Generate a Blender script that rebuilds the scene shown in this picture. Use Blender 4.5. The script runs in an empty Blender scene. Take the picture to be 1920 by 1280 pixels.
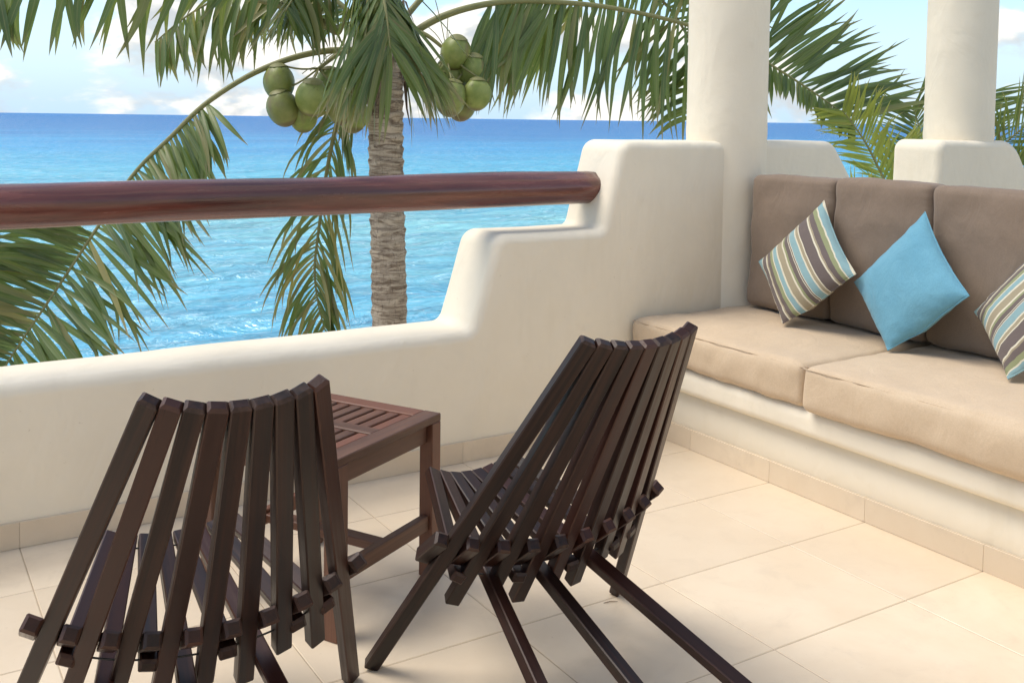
import bpy, bmesh, math, random
from mathutils import Vector, Matrix, noise, geometry

random.seed(7)
scene = bpy.context.scene
C = scene.collection

# ------------------------------------------------------------------ camera
pitch, roll, yaw = math.radians(3.0), 0.0131, math.radians(32.1)
fw = Vector((math.sin(yaw) * math.cos(pitch), math.cos(yaw) * math.cos(pitch), -math.sin(pitch)))
r0 = Vector((math.cos(yaw), -math.sin(yaw), 0))
u0 = r0.cross(fw)
cr = r0 * math.cos(roll) + u0 * math.sin(roll)
cu = u0 * math.cos(roll) - r0 * math.sin(roll)
cam_data = bpy.data.cameras.new("camera")
cam = bpy.data.objects.new("camera", cam_data)
C.objects.link(cam)
cam.matrix_world = Matrix(((cr.x, cu.x, -fw.x, 0), (cr.y, cu.y, -fw.y, 0), (cr.z, cu.z, -fw.z, 1.4), (0, 0, 0, 1)))
cam_data.sensor_width = 36
cam_data.lens = 1905 / 1920 * 36
cam_data.shift_y = -0.1649
cam_data.clip_start = 0.05
cam_data.clip_end = 60000
scene.camera = cam

# ------------------------------------------------------------------ world, sun, exposure
SUN_EL, SUN_DIR = math.radians(58), Vector((-0.80, 0.60, 0)).normalized()   # horizontal direction towards the sun
world = bpy.data.worlds.new("World")
scene.world = world
world.use_nodes = True
wn, wl = world.node_tree.nodes, world.node_tree.links
wn.clear()
w_out = wn.new("ShaderNodeOutputWorld")
w_bg = wn.new("ShaderNodeBackground")
w_bg.inputs["Strength"].default_value = 0.125
sky = wn.new("ShaderNodeTexSky")
sky.sky_type = "NISHITA"
sky.sun_disc = False
sky.sun_elevation = SUN_EL
sky.sun_rotation = math.atan2(SUN_DIR.x, SUN_DIR.y)
sky.altitude = 10
sky.air_density = 1.0
sky.dust_density = 0.0
sky.ozone_density = 3.0
def wmath(op, a, b=None, c=None, clamp=False):
    n = wn.new("ShaderNodeMath"); n.operation = op; n.use_clamp = clamp
    for i, v in enumerate((a, b, c)):
        if v is None: continue
        if isinstance(v, (int, float)): n.inputs[i].default_value = v
        else: wl.new(v, n.inputs[i])
    return n.outputs[0]
def wnoise(vec, scale, detail, rough, dist=0.0):
    n = wn.new("ShaderNodeTexNoise")
    n.inputs["Scale"].default_value = scale; n.inputs["Detail"].default_value = detail
    n.inputs["Roughness"].default_value = rough; n.inputs["Distortion"].default_value = dist
    wl.new(vec, n.inputs["Vector"]); return n.outputs["Fac"]
tc = wn.new("ShaderNodeTexCoord")
mp = wn.new("ShaderNodeMapping"); mp.inputs["Scale"].default_value = (1, 1, 1.9); mp.inputs["Location"].default_value = (0.35, 0.1, 0.13)
wl.new(tc.outputs["Generated"], mp.inputs["Vector"])
mp2 = wn.new("ShaderNodeMapping"); mp2.inputs["Scale"].default_value = (1, 1, 1.9); mp2.inputs["Location"].default_value = (0.335, 0.115, 0.165)
wl.new(tc.outputs["Generated"], mp2.inputs["Vector"])
c1 = wnoise(mp.outputs[0], 7.5, 6, 0.56, 0.15)
c1b = wnoise(mp2.outputs[0], 7.5, 4, 0.56, 0.15)
def wramp(fac, lo, hi):
    n = wn.new("ShaderNodeMapRange"); n.interpolation_type = "SMOOTHSTEP"
    n.inputs["From Min"].default_value = lo; n.inputs["From Max"].default_value = hi
    wl.new(fac, n.inputs["Value"]); return n.outputs[0]
mask = wmath("MULTIPLY", wramp(c1, 0.455, 0.585), 0.95)
lit = wramp(wmath("SUBTRACT", c1, c1b), -0.05, 0.07)
cmix = wn.new("ShaderNodeMix"); cmix.data_type = "RGBA"
wl.new(lit, cmix.inputs["Factor"])
cmix.inputs["A"].default_value = (3.5, 3.65, 3.75, 1)
cmix.inputs["B"].default_value = (5.9, 5.7, 5.25, 1)
smix = wn.new("ShaderNodeMix"); smix.data_type = "RGBA"
wl.new(mask, smix.inputs["Factor"])
sepz = wn.new("ShaderNodeSeparateXYZ"); wl.new(tc.outputs["Generated"], sepz.inputs[0])
hz = wn.new("ShaderNodeMix"); hz.data_type = "RGBA"          # pale sea haze low down, clear blue above it
wl.new(wramp(sepz.outputs[2], -0.01, 0.16), hz.inputs["Factor"])
hz.inputs["A"].default_value = (3.1, 4.2, 5.2, 1)
wl.new(sky.outputs[0], hz.inputs["B"])
wl.new(hz.outputs["Result"], smix.inputs["A"])
wl.new(cmix.outputs["Result"], smix.inputs["B"])
wl.new(smix.outputs["Result"], w_bg.inputs["Color"])
wl.new(w_bg.outputs[0], w_out.inputs["Surface"])

sun_data = bpy.data.lights.new("sun", "SUN")
sun_data.energy = 2.0
sun_data.angle = math.radians(36)
sun_data.color = (1.0, 0.92, 0.80)
sun = bpy.data.objects.new("sun", sun_data)
C.objects.link(sun)
sdir = Vector((SUN_DIR.x * math.cos(SUN_EL), SUN_DIR.y * math.cos(SUN_EL), math.sin(SUN_EL)))
sun.rotation_euler = sdir.to_track_quat("Z", "Y").to_euler()
sun.location = sdir * 30

scene.render.engine = "CYCLES"
scene.cycles.use_denoising = True
scene.cycles.use_adaptive_sampling = True
scene.cycles.adaptive_threshold = 0.02
scene.cycles.max_bounces = 6
scene.cycles.diffuse_bounces = 3
scene.cycles.caustics_reflective = False
scene.cycles.caustics_refractive = False
scene.view_settings.view_transform = "Standard"
scene.view_settings.look = "None"
scene.view_settings.gamma = 1
scene.view_settings.use_curve_mapping = False
scene.view_settings.exposure = 0.70

# ------------------------------------------------------------------ helpers
class Nodes:
    def __init__(self, name):
        self.m = bpy.data.materials.new(name); self.m.use_nodes = True
        self.n, self.l = self.m.node_tree.nodes, self.m.node_tree.links
        self.b = self.n["Principled BSDF"]
    def put(self, sock, v):
        if v is None: return
        if isinstance(v, bpy.types.NodeSocket): self.l.new(v, sock)
        elif isinstance(v, (tuple, list)) and sock.type == "RGBA": sock.default_value = (*v[:3], 1)
        else: sock.default_value = v
    def coord(self, kind="Object"):
        return self.n.new("ShaderNodeTexCoord").outputs[kind]
    def pos(self):
        return self.n.new("ShaderNodeNewGeometry").outputs["Position"]
    def map(self, vec, scale=(1, 1, 1), loc=(0, 0, 0), rot=(0, 0, 0)):
        m = self.n.new("ShaderNodeMapping"); self.put(m.inputs["Vector"], vec)
        m.inputs["Scale"].default_value = scale; m.inputs["Location"].default_value = loc; m.inputs["Rotation"].default_value = rot
        return m.outputs[0]
    def noise(self, vec, scale=5, detail=4, rough=0.5, dist=0.0, out="Fac"):
        t = self.n.new("ShaderNodeTexNoise"); self.put(t.inputs["Vector"], vec)
        for k, v in (("Scale", scale), ("Detail", detail), ("Roughness", rough), ("Distortion", dist)): self.put(t.inputs[k], v)
        return t.outputs[out]
    def rng(self, v, a, b, c=0.0, d=1.0, smooth=True):
        t = self.n.new("ShaderNodeMapRange"); self.put(t.inputs["Value"], v)
        if smooth: t.interpolation_type = "SMOOTHSTEP"
        for k, x in (("From Min", a), ("From Max", b), ("To Min", c), ("To Max", d)): self.put(t.inputs[k], x)
        return t.outputs[0]
    def mix(self, f, a, b, mode="MIX"):
        t = self.n.new("ShaderNodeMix"); t.data_type = "RGBA"; t.blend_type = mode
        self.put(t.inputs["Factor"], f); self.put(t.inputs["A"], a); self.put(t.inputs["B"], b)
        return t.outputs["Result"]
    def math(self, op, a, b=0.0, clamp=False):
        t = self.n.new("ShaderNodeMath"); t.operation = op; t.use_clamp = clamp
        self.put(t.inputs[0], a); self.put(t.inputs[1], b); return t.outputs[0]
    def ramp(self, f, stops, const=False):
        t = self.n.new("ShaderNodeValToRGB"); self.put(t.inputs[0], f)
        e = t.color_ramp.elements
        if const: t.color_ramp.interpolation = "CONSTANT"
        while len(e) < len(stops): e.new(0.5)
        for x, (p, c) in zip(e, stops): x.position = p; x.color = (*c, 1)
        return t.outputs[0]
    def sep(self, v):
        t = self.n.new("ShaderNodeSeparateXYZ"); self.put(t.inputs[0], v); return t.outputs
    def rand(self):
        return self.n.new("ShaderNodeObjectInfo").outputs["Random"]
    def bump(self, h, strength=0.2, dist=0.01, normal=None):
        t = self.n.new("ShaderNodeBump"); self.put(t.inputs["Height"], h)
        t.inputs["Strength"].default_value = strength; t.inputs["Distance"].default_value = dist
        if normal is not None: self.l.new(normal, t.inputs["Normal"])
        return t.outputs[0]
    def done(self, color=None, rough=None, normal=None, spec=None, **kw):
        self.put(self.b.inputs["Base Color"], color); self.put(self.b.inputs["Roughness"], rough)
        self.put(self.b.inputs["Normal"], normal); self.put(self.b.inputs["Specular IOR Level"], spec)
        for k, v in kw.items(): self.put(self.b.inputs[k], v)
        return self.m

def mesh_obj(name, verts, faces, mat, parent=None, smooth=False, matrix=None):
    me = bpy.data.meshes.new(name)
    me.from_pydata([tuple(v) for v in verts], [], faces); me.update()
    return link_mesh(name, me, mat, parent, smooth, matrix)
def link_mesh(name, me, mat=None, parent=None, smooth=False, matrix=None):
    if mat is not None and not me.materials: me.materials.append(mat)
    if smooth: me.polygons.foreach_set("use_smooth", [True] * len(me.polygons))
    o = bpy.data.objects.new(name, me); C.objects.link(o)
    if parent is not None: o.parent = parent
    if matrix is not None: o.matrix_local = matrix
    return o
def bm_obj(name, bm, mat, parent=None, smooth=False, matrix=None):
    bmesh.ops.recalc_face_normals(bm, faces=bm.faces[:])
    me = bpy.data.meshes.new(name); bm.to_mesh(me); bm.free()
    return link_mesh(name, me, mat, parent, smooth, matrix)
def empty(name, loc=(0, 0, 0), rz=0.0):
    o = bpy.data.objects.new(name, None); C.objects.link(o)
    o.location = loc; o.rotation_euler = (0, 0, rz); o.empty_display_size = 0.1
    return o
def tag(o, label, cat, group=None):
    o["label"] = label; o["category"] = cat
    if group: o["group"] = group
    return o
def struct(o):
    o["kind"] = "structure"; return o
def stuff(o):
    o["kind"] = "stuff"; return o
def frame(origin, x, y, z):
    return Matrix(((x.x, y.x, z.x, origin.x), (x.y, y.y, z.y, origin.y), (x.z, y.z, z.z, origin.z), (0, 0, 0, 1)))
def bevel_box_mesh(name, sx, sy, sz, bev, seg=1):
    bm = bmesh.new(); bmesh.ops.create_cube(bm, size=1)
    bmesh.ops.scale(bm, vec=(sx, sy, sz), verts=bm.verts)
    bmesh.ops.bevel(bm, geom=bm.edges[:], offset=bev, segments=seg, affect="EDGES", profile=0.6)
    me = bpy.data.meshes.new(name); bm.to_mesh(me); bm.free(); return me
def tube(pts, radii, sides=8, cap=True):
    """verts, faces of a tube through points with a radius per point (parallel-transported frame)."""
    pts = [Vector(p) for p in pts]; n = len(pts)
    if not hasattr(radii, "__len__"): radii = [radii] * n
    vs, fs = [], []
    t0 = (pts[1] - pts[0]).normalized()
    a = t0.orthogonal().normalized()
    for i, p in enumerate(pts):
        t = (pts[min(i + 1, n - 1)] - pts[max(i - 1, 0)]).normalized()
        a = (a - t * a.dot(t)).normalized(); b = t.cross(a)
        for k in range(sides):
            w = 2 * math.pi * k / sides
            vs.append(p + (a * math.cos(w) + b * math.sin(w)) * radii[i])
    for i in range(n - 1):
        for k in range(sides):
            k2 = (k + 1) % sides
            fs.append((i * sides + k, i * sides + k2, (i + 1) * sides + k2, (i + 1) * sides + k))
    if cap:
        fs.append(tuple(range(sides - 1, -1, -1))); fs.append(tuple((n - 1) * sides + k for k in range(sides)))
    return vs, fs
def spline(pts, n):
    """Catmull-Rom resampled to n points, evenly by parameter."""
    P = [Vector(p) for p in pts]; P = [P[0] * 2 - P[1]] + P + [P[-1] * 2 - P[-2]]
    out = []; m = len(P) - 3
    for k in range(n):
        s = k / (n - 1) * m; i = min(int(s), m - 1); t = s - i
        a, b, c, d = P[i:i + 4]
        out.append(0.5 * ((2 * b) + (c - a) * t + (2 * a - 5 * b + 4 * c - d) * t * t + (3 * b - a - 3 * c + d) * t ** 3))
    return out

# ------------------------------------------------------------------ materials
def m_stucco(name, col, dirt=0.05):
    N = Nodes(name); p = N.pos()
    big = N.noise(p, 1.6, 4, 0.6); mid = N.noise(p, 9, 4, 0.55); fine = N.noise(p, 160, 3, 0.6)
    c = N.mix(N.rng(big, 0.3, 0.72), [x * (1 - dirt) for x in col], [min(1, x * (1 + dirt * .5)) for x in col])
    c = N.mix(N.rng(mid, 0.62, 0.78, 0, 0.22), c, (col[0] * .86, col[1] * .82, col[2] * .76))
    trowel = N.noise(N.map(p, (4.5, 4.5, 2.6)), 1, 3, 0.5, 0.8)
    streak = N.noise(N.map(p, (5, 5, 0.7)), 1, 4, 0.6)
    c = N.mix(N.rng(streak, 0.58, 0.76, 0, 0.22), c, (col[0] * .80, col[1] * .77, col[2] * .70))
    spot = N.noise(p, 38, 3, 0.7)
    c = N.mix(N.rng(spot, 0.70, 0.76, 0, 0.35), c, (col[0] * .62, col[1] * .58, col[2] * .5))
    n1 = N.bump(trowel, 0.42, 0.032); n2 = N.bump(mid, 0.30, 0.010, n1); n3 = N.bump(fine, 0.18, 0.0015, n2)
    return N.done(c, 0.86, n3, 0.2)
M_WALL = m_stucco("cream_stucco", (0.85, 0.77, 0.62))
M_BENCH = m_stucco("bench_stucco", (0.86, 0.785, 0.64), 0.03)

def m_tile(name, k=1.0):
    N = Nodes(name); p = N.pos(); r = N.rand()
    big = N.noise(p, 2.6, 5, 0.6, 0.4); cloud = N.noise(p, 8, 6, 0.65, 0.6); fine = N.noise(p, 70, 3, 0.6)
    c = N.mix(N.rng(big, 0.3, 0.7), (0.76 * k, 0.625 * k, 0.46 * k), (0.83 * k, 0.705 * k, 0.54 * k))
    c = N.mix(N.rng(cloud, 0.48, 0.75, 0, 0.45), c, (0.64 * k, 0.53 * k, 0.40 * k))
    c = N.mix(N.rng(r, 0, 1, 0, 0.55, False), c, (0.67 * k, 0.555 * k, 0.415 * k))
    c = N.mix(N.rng(fine, 0.66, 0.76, 0, 0.25), c, (0.45, 0.35, 0.25))
    return N.done(c, N.rng(cloud, 0.3, 0.7, 0.30, 0.46), N.bump(cloud, 0.06, 0.004), 0.4)
M_TILE = m_tile("beige_floor_tile"); M_SKIRT = m_tile("beige_skirting_tile", 0.93)
N = Nodes("grout"); M_GROUT = N.done(N.mix(N.noise(N.pos(), 12, 4, 0.6), (0.40, 0.31, 0.22), (0.60, 0.49, 0.36)), 0.95, None, 0.1)

def m_wood(name, dark, light, rough, spec=0.5, sc=1.0):
    N = Nodes(name); v = N.coord("Object"); r = N.rand()
    off = N.n.new("ShaderNodeVectorMath"); off.operation = "ADD"
    comb = N.n.new("ShaderNodeCombineXYZ"); N.put(comb.inputs[0], N.math("MULTIPLY", r, 37.0)); N.put(comb.inputs[1], N.math("MULTIPLY", r, 11.0)); N.put(comb.inputs[2], N.math("MULTIPLY", r, 5.0))
    N.put(off.inputs[0], v); N.put(off.inputs[1], comb.outputs[0])
    g = N.map(off.outputs[0], (75 * sc, 75 * sc, 2.2 * sc))
    grain = N.noise(g, 1.0, 6, 0.62, 0.5); fine = N.noise(N.map(off.outputs[0], (260, 260, 9)), 1.0, 3, 0.6)
    c = N.mix(N.rng(grain, 0.32, 0.72), dark, light)
    c = N.mix(N.rng(r, 0.35, 1, 0, 0.75, False), c, (light[0] * 1.25, light[1] * .92, light[2] * .85))
    c = N.mix(N.rng(N.noise(N.map(off.outputs[0], (3, 3, 2.2)), 1, 3, 0.6), 0.45, 0.7, 0, 0.45), c, dark)
    c = N.mix(N.rng(fine, 0.62, 0.75, 0, 0.5), c, [x * .4 for x in dark])
    return N.done(c, N.rng(grain, 0.3, 0.7, rough - .06, rough + .12), N.bump(fine, 0.25, 0.0006, N.bump(grain, 0.2, 0.0012)), spec)
M_CHAIR = m_wood("dark_stained_wood", (0.008, 0.0036, 0.0032), (0.033, 0.0128, 0.0085), 0.34, 0.32)
M_EDGE = m_wood("worn_wood_edge", (0.024, 0.012, 0.009), (0.066, 0.036, 0.026), 0.42, 0.34)
M_TABLE = m_wood("oiled_table_wood", (0.085, 0.040, 0.025), (0.165, 0.085, 0.054), 0.45, 0.4)
N = Nodes("black_wire"); M_WIRE = N.done((0.02, 0.02, 0.022), 0.45, None, 0.5)

N = Nodes("varnished_log"); v = N.coord("Object")
g = N.noise(N.map(v, (2.2, 26, 26)), 1.0, 6, 0.6, 0.6); b = N.noise(N.map(v, (1.2, 7, 7)), 1.0, 3, 0.5)
c = N.mix(N.rng(g, 0.3, 0.72), (0.080, 0.020, 0.016), (0.165, 0.047, 0.033))
c = N.mix(N.rng(b, 0.55, 0.7, 0, 0.6), c, (0.035, 0.012, 0.013))
M_LOG = N.done(c, N.rng(g, 0.3, 0.7, 0.17, 0.30), N.bump(g, 0.10, 0.002), 0.6, **{"Coat Weight": 0.45, "Coat Roughness": 0.13})

def m_fabric(name, a, b, weave=900, fuzz=0.15):
    N = Nodes(name); v = N.coord("Object")
    big = N.noise(v, 5, 4, 0.6); w1 = N.noise(N.map(v, (weave, weave * .12, weave)), 1, 2, 0.5); w2 = N.noise(N.map(v, (weave * .12, weave, weave * .3)), 1, 2, 0.5)
    wv = N.math("ADD", w1, w2)
    c = N.mix(N.rng(big, 0.3, 0.7), a, b)
    c = N.mix(N.rng(wv, 0.8, 1.2, 0, 0.35), c, [x * .72 for x in a])
    wr = N.noise(N.map(v, (9, 9, 5)), 1, 4, 0.55, 0.8)
    return N.done(c, 0.92, N.bump(wv, 0.25, 0.0006, N.bump(wr, 0.55, 0.014)), 0.12, **{"Sheen Weight": fuzz, "Sheen Roughness": 0.5})
M_SEAT = m_fabric("tan_cushion_fabric", (0.60, 0.46, 0.315), (0.65, 0.505, 0.35))
M_BACK = m_fabric("taupe_cushion_fabric", (0.235, 0.175, 0.13), (0.27, 0.205, 0.155))
M_BLUE = m_fabric("blue_pillow_fabric", (0.135, 0.335, 0.445), (0.165, 0.385, 0.50))
N = Nodes("striped_pillow_fabric"); v = N.coord("Object"); x = N.sep(v)[0]
CR, GR, BL, PL, TN = (0.66, 0.61, 0.47), (0.27, 0.29, 0.155), (0.24, 0.38, 0.40), (0.14, 0.112, 0.105), (0.34, 0.29, 0.195)
seq0 = [(BL, 8), (CR, 2), (PL, 9), (CR, 2), (TN, 2), (PL, 6), (GR, 5), (CR, 1.6), (BL, 7), (CR, 2.6), (TN, 9), (CR, 2.4), (GR, 3), (PL, 6), (CR, 1.2), (PL, 1.2), (CR, 1.2), (BL, 9), (CR, 2), (TN, 4), (CR, 1.5), (PL, 5)]
seq = seq0 + seq0[2:10]
tot = sum(s[1] for s in seq); acc = 0.0; stops = []
for col, wd in seq: stops.append((acc / tot, col)); acc += wd
xj = N.math("ADD", x, N.math("MULTIPLY", N.math("SUBTRACT", N.noise(v, 14, 2, 0.5), 0.5), 0.006))
c = N.ramp(N.rng(xj, -0.212, 0.212, 0, 1, False), stops, True)
wv = N.noise(N.map(v, (120, 900, 300)), 1, 2, 0.5)
c = N.mix(N.rng(wv, 0.45, 0.75, 0, 0.3), c, (0.2, 0.17, 0.13))
M_STRIPE = N.done(c, 0.9, N.bump(wv, 0.25, 0.0006, N.bump(N.noise(v, 12, 3, 0.5, 0.6), 0.25, 0.01)), 0.12, **{"Sheen Weight": 0.12})

def m_leaf(name, a, b, tip, trans=0.25, axis_len=0.8):
    N = Nodes(name); p = N.pos(); un = N.n.new("ShaderNodeUVMap"); un.uv_map = "UVMap"; uv = un.outputs[0]
    rn = N.n.new("ShaderNodeUVMap"); rn.uv_map = "variation"; r = N.sep(rn.outputs[0])[0]
    s = N.sep(uv)
    n1 = N.noise(p, 3.0, 3, 0.6); st = N.noise(N.map(uv, (70, 2.5, 1)), 1, 3, 0.6)
    pat = N.noise(p, 22, 4, 0.65)
    c = N.mix(N.rng(n1, 0.3, 0.7), a, b)
    c = N.mix(N.rng(r, 0.0, 1, 0, 0.75, False), c, (a[0] * 2.1, a[1] * 1.55, a[2] * .9))
    c = N.mix(N.rng(r, 0.88, 0.97, 0, 0.75), c, (tip[0] * .9, tip[1], tip[2] * .8))
    c = N.mix(N.rng(r, 0.30, 0.0, 0, 0.5), c, (a[0] * .55, a[1] * .62, a[2] * .7))
    c = N.mix(N.rng(st, 0.4, 0.7, 0, 0.3), c, (b[0] * 1.4, b[1] * 1.3, b[2] * 1.2))
    c = N.mix(N.rng(pat, 0.64, 0.8, 0, 0.55), c, tip)
    c = N.mix(N.math("MULTIPLY", N.rng(s[1], 0.72, 1.0), N.rng(pat, 0.3, 0.6, 0.35, 1.0)), c, tip)
    rib = N.rng(N.math('ABSOLUTE', N.math('SUBTRACT', s[0], 0.5)), 0.03, 0.09, 0.55, 0)
    c = N.mix(rib, c, (0.30, 0.30, 0.13))
    m = N.done(c, 0.33, None, 0.5)
    tr = N.n.new("ShaderNodeBsdfTranslucent"); N.put(tr.inputs[0], N.mix(0.35, c, (0.30, 0.40, 0.05)))
    ms = N.n.new("ShaderNodeMixShader"); ms.inputs[0].default_value = trans
    out = N.n["Material Output"]
    N.l.new(N.b.outputs[0], ms.inputs[1]); N.l.new(tr.outputs[0], ms.inputs[2]); N.l.new(ms.outputs[0], out.inputs[0])
    return m
M_LEAF = m_leaf("palm_leaflet", (0.090, 0.150, 0.050), (0.150, 0.220, 0.078), (0.36, 0.28, 0.16), 0.38)
M_LEAFDRY = m_leaf("drying_palm_leaflet", (0.19, 0.21, 0.085), (0.33, 0.31, 0.16), (0.46, 0.38, 0.24), 0.34)
M_LEAFNEW = m_leaf("young_palm_leaflet", (0.26, 0.36, 0.075), (0.42, 0.48, 0.11), (0.52, 0.44, 0.14), 0.45)
N = Nodes("palm_rachis"); M_RACHIS = N.done(N.mix(N.noise(N.pos(), 6, 4, 0.6), (0.16, 0.17, 0.06), (0.30, 0.28, 0.12)), 0.5, None, 0.4)
N = Nodes("palm_bark"); p = N.pos()
wob = N.noise(N.map(p, (6, 6, 3)), 1, 3, 0.6)
zz = N.math("ADD", N.sep(p)[2], N.math("MULTIPLY", wob, 0.05))
band = N.noise(N.map(p, (5, 5, 34)), 1, 5, 0.7, 1.2); fib = N.noise(N.map(p, (90, 90, 14)), 1, 4, 0.65)
c = N.mix(N.rng(band, 0.36, 0.62), (0.20, 0.145, 0.105), (0.60, 0.50, 0.39))
c = N.mix(N.rng(fib, 0.52, 0.75, 0, 0.65), c, (0.07, 0.052, 0.042))
M_BARK = N.done(c, 0.92, N.bump(fib, 0.5, 0.008, N.bump(band, 0.5, 0.02)), 0.15)
N = Nodes("green_coconut"); v = N.coord("Object"); r = N.rand()
n1 = N.noise(v, 9, 4, 0.6); n2 = N.noise(N.map(v, (22, 22, 10)), 1, 4, 0.7)
c = N.mix(N.rng(n1, 0.3, 0.7), (0.19, 0.255, 0.055), (0.32, 0.37, 0.105))
c = N.mix(N.rng(n2, 0.60, 0.74, 0, 0.75), c, (0.12, 0.085, 0.05))
c = N.mix(N.rng(r, 0, 1, 0, 0.6, False), c, (0.17, 0.155, 0.06))
c = N.mix(N.rng(N.noise(N.map(v, (7, 7, 3)), 1, 3, 0.6), 0.56, 0.68, 0, 0.7), c, (0.20, 0.15, 0.075))
c = N.mix(N.rng(N.sep(v)[2], -0.11, -0.085, 0.7, 0), c, (0.13, 0.085, 0.05))
M_COCO = N.done(c, 0.42, N.bump(n2, 0.12, 0.004), 0.4)
N = Nodes("palm_fibre"); v = N.pos(); f = N.noise(N.map(v, (70, 70, 12)), 1, 4, 0.7)
M_FIBRE = N.done(N.mix(N.rng(f, 0.3, 0.7), (0.08, 0.055, 0.04), (0.30, 0.22, 0.14)), 0.95, N.bump(f, 0.6, 0.01), 0.1)
N = Nodes("beach_ground"); p = N.pos(); n1 = N.noise(p, 0.6, 5, 0.6)
M_GROUND = N.done(N.mix(n1, (0.42, 0.36, 0.26), (0.55, 0.48, 0.36)), 0.95, N.bump(N.noise(p, 6, 5, 0.6), 0.4, 0.05), 0.1)

# sea: shallow turquoise over sand near the shore, deep blue beyond the reef
N = Nodes("sea_water"); p = N.pos(); xyz = N.sep(p)
dist = N.math("ADD", N.math("MULTIPLY", xyz[1], 0.90), N.math("MULTIPLY", xyz[0], 0.44))
dl = N.math("LOGARITHM", N.math("MAXIMUM", dist, 2.0), 10.0)
patch = N.noise(N.map(p, (0.012, 0.03, 1)), 1, 5, 0.6)
dl2 = N.math("ADD", dl, N.math("MULTIPLY", N.math("SUBTRACT", patch, 0.5), 0.55))
c = N.ramp(N.rng(dl2, 1.2, 3.2, 0, 1, False), [(0.0, (0.14, 0.52, 0.74)), (0.20, (0.19, 0.62, 0.78)), (0.32, (0.31, 0.74, 0.75)), (0.46, (0.11, 0.57, 0.78)), (0.60, (0.035, 0.38, 0.73)), (0.74, (0.008, 0.175, 0.50)), (1.0, (0.004, 0.13, 0.43))])
w_a = N.noise(N.map(p, (0.20, 0.62, 1), rot=(0, 0, 0.35)), 1, 6, 0.62, 0.7)
w_b = N.noise(N.map(p, (1.0, 2.4, 1), rot=(0, 0, 0.1)), 1, 3, 0.5, 0.4)
w_c = N.noise(N.map(p, (0.02, 0.09, 1), rot=(0, 0, 0.2)), 1, 5, 0.62, 0.2)
cap = N.noise(N.map(p, (0.10, 0.34, 1), rot=(0, 0, 0.25)), 1, 6, 0.72, 0.6)
c = N.mix(N.rng(w_c, 0.30, 0.70, 0, 0.5), c, N.mix(0.55, c, (0.03, 0.20, 0.45)))
c = N.mix(N.rng(w_a, 0.40, 0.60, 0, 0.6), c, N.mix(0.6, c, (0.05, 0.30, 0.52)))  # light and dark of sky reflected on wave slopes, mixed into the colour
c = N.mix(N.rng(w_b, 0.52, 0.72, 0, 0.45), c, (0.50, 0.76, 0.86))  # pale sparkle on the small crests, painted into the colour
c = N.mix(N.rng(cap, 0.745, 0.785, 0, 0.85), c, (0.80, 0.82, 0.80))
nm = N.bump(w_b, 0.7, 0.22, N.bump(w_a, 1.0, 1.5))
df = N.n.new("ShaderNodeBsdfDiffuse"); N.put(df.inputs["Color"], c); N.put(df.inputs["Normal"], nm)
gl = N.n.new("ShaderNodeBsdfGlossy"); N.put(gl.inputs["Color"], (0.95, 0.97, 1.0)); N.put(gl.inputs["Roughness"], 0.14); N.put(gl.inputs["Normal"], nm)
ms = N.n.new("ShaderNodeMixShader"); ms.inputs[0].default_value = 0.19
N.l.new(df.outputs[0], ms.inputs[1]); N.l.new(gl.outputs[0], ms.inputs[2]); N.l.new(ms.outputs[0], N.n["Material Output"].inputs[0])
N.n.remove(N.b); M_SEA = N.m

# ------------------------------------------------------------------ setting: sea, ground, floor
def sea_mesh():
    vs, fs = [], []
    ys = [-300, -40, 10] + [16 + .5 * k for k in range(230)] + [132 + 2.5 * k for k in range(40)] + [240 * 1.4 ** k for k in range(0, 15)] + [40000]
    xs = [-40000, -6000, -1500, -400, -120, -70] + [-45 + .75 * k for k in range(230)] + [130 + 8 * k for k in range(20)] + [400, 1500, 6000, 40000]
    for y in ys:
        for x_ in xs:
            d = math.hypot(x_, y); a_ = .26 if d < 60 else .26 * max(0, 1 - (d - 60) / 260)
            z = 0
            if a_ > 0 and -50 < x_ < 300 and y > 12:
                u, v_ = x_ * .93 + y * .36, -x_ * .36 + y * .93
                z = a_ * (noise.noise((u * .10, v_ * .30, 0)) + .55 * noise.noise((u * .28, v_ * .8, 3)) + (.3 * noise.noise((u * .8, v_ * 1.6, 6)) if d < 110 else 0))
            vs.append((x_, y, -5.6 + z))
    nx = len(xs)
    for i in range(len(ys) - 1):
        for j in range(nx - 1): fs.append((i * nx + j, i * nx + j + 1, (i + 1) * nx + j + 1, (i + 1) * nx + j))
    return vs, fs
sv, sf = sea_mesh()
struct(mesh_obj("sea", sv, sf, M_SEA, smooth=True))
gv, gf = [], []
for i in range(41):
    for j in range(13):
        x_ = -60 + i * 3.0; y = -40 + j * 5.0
        z = -5.3 + (0.5 if y < 8 else 0.5 - (y - 8) * 0.075) + noise.noise((x_ * .2, y * .2, 0)) * .25
        gv.append((x_, y, z))
for i in range(40):
    for j in range(12): gf.append((i * 13 + j, (i + 1) * 13 + j, (i + 1) * 13 + j + 1, i * 13 + j + 1))
struct(mesh_obj("beach", gv, gf, M_GROUND, smooth=True))

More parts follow.
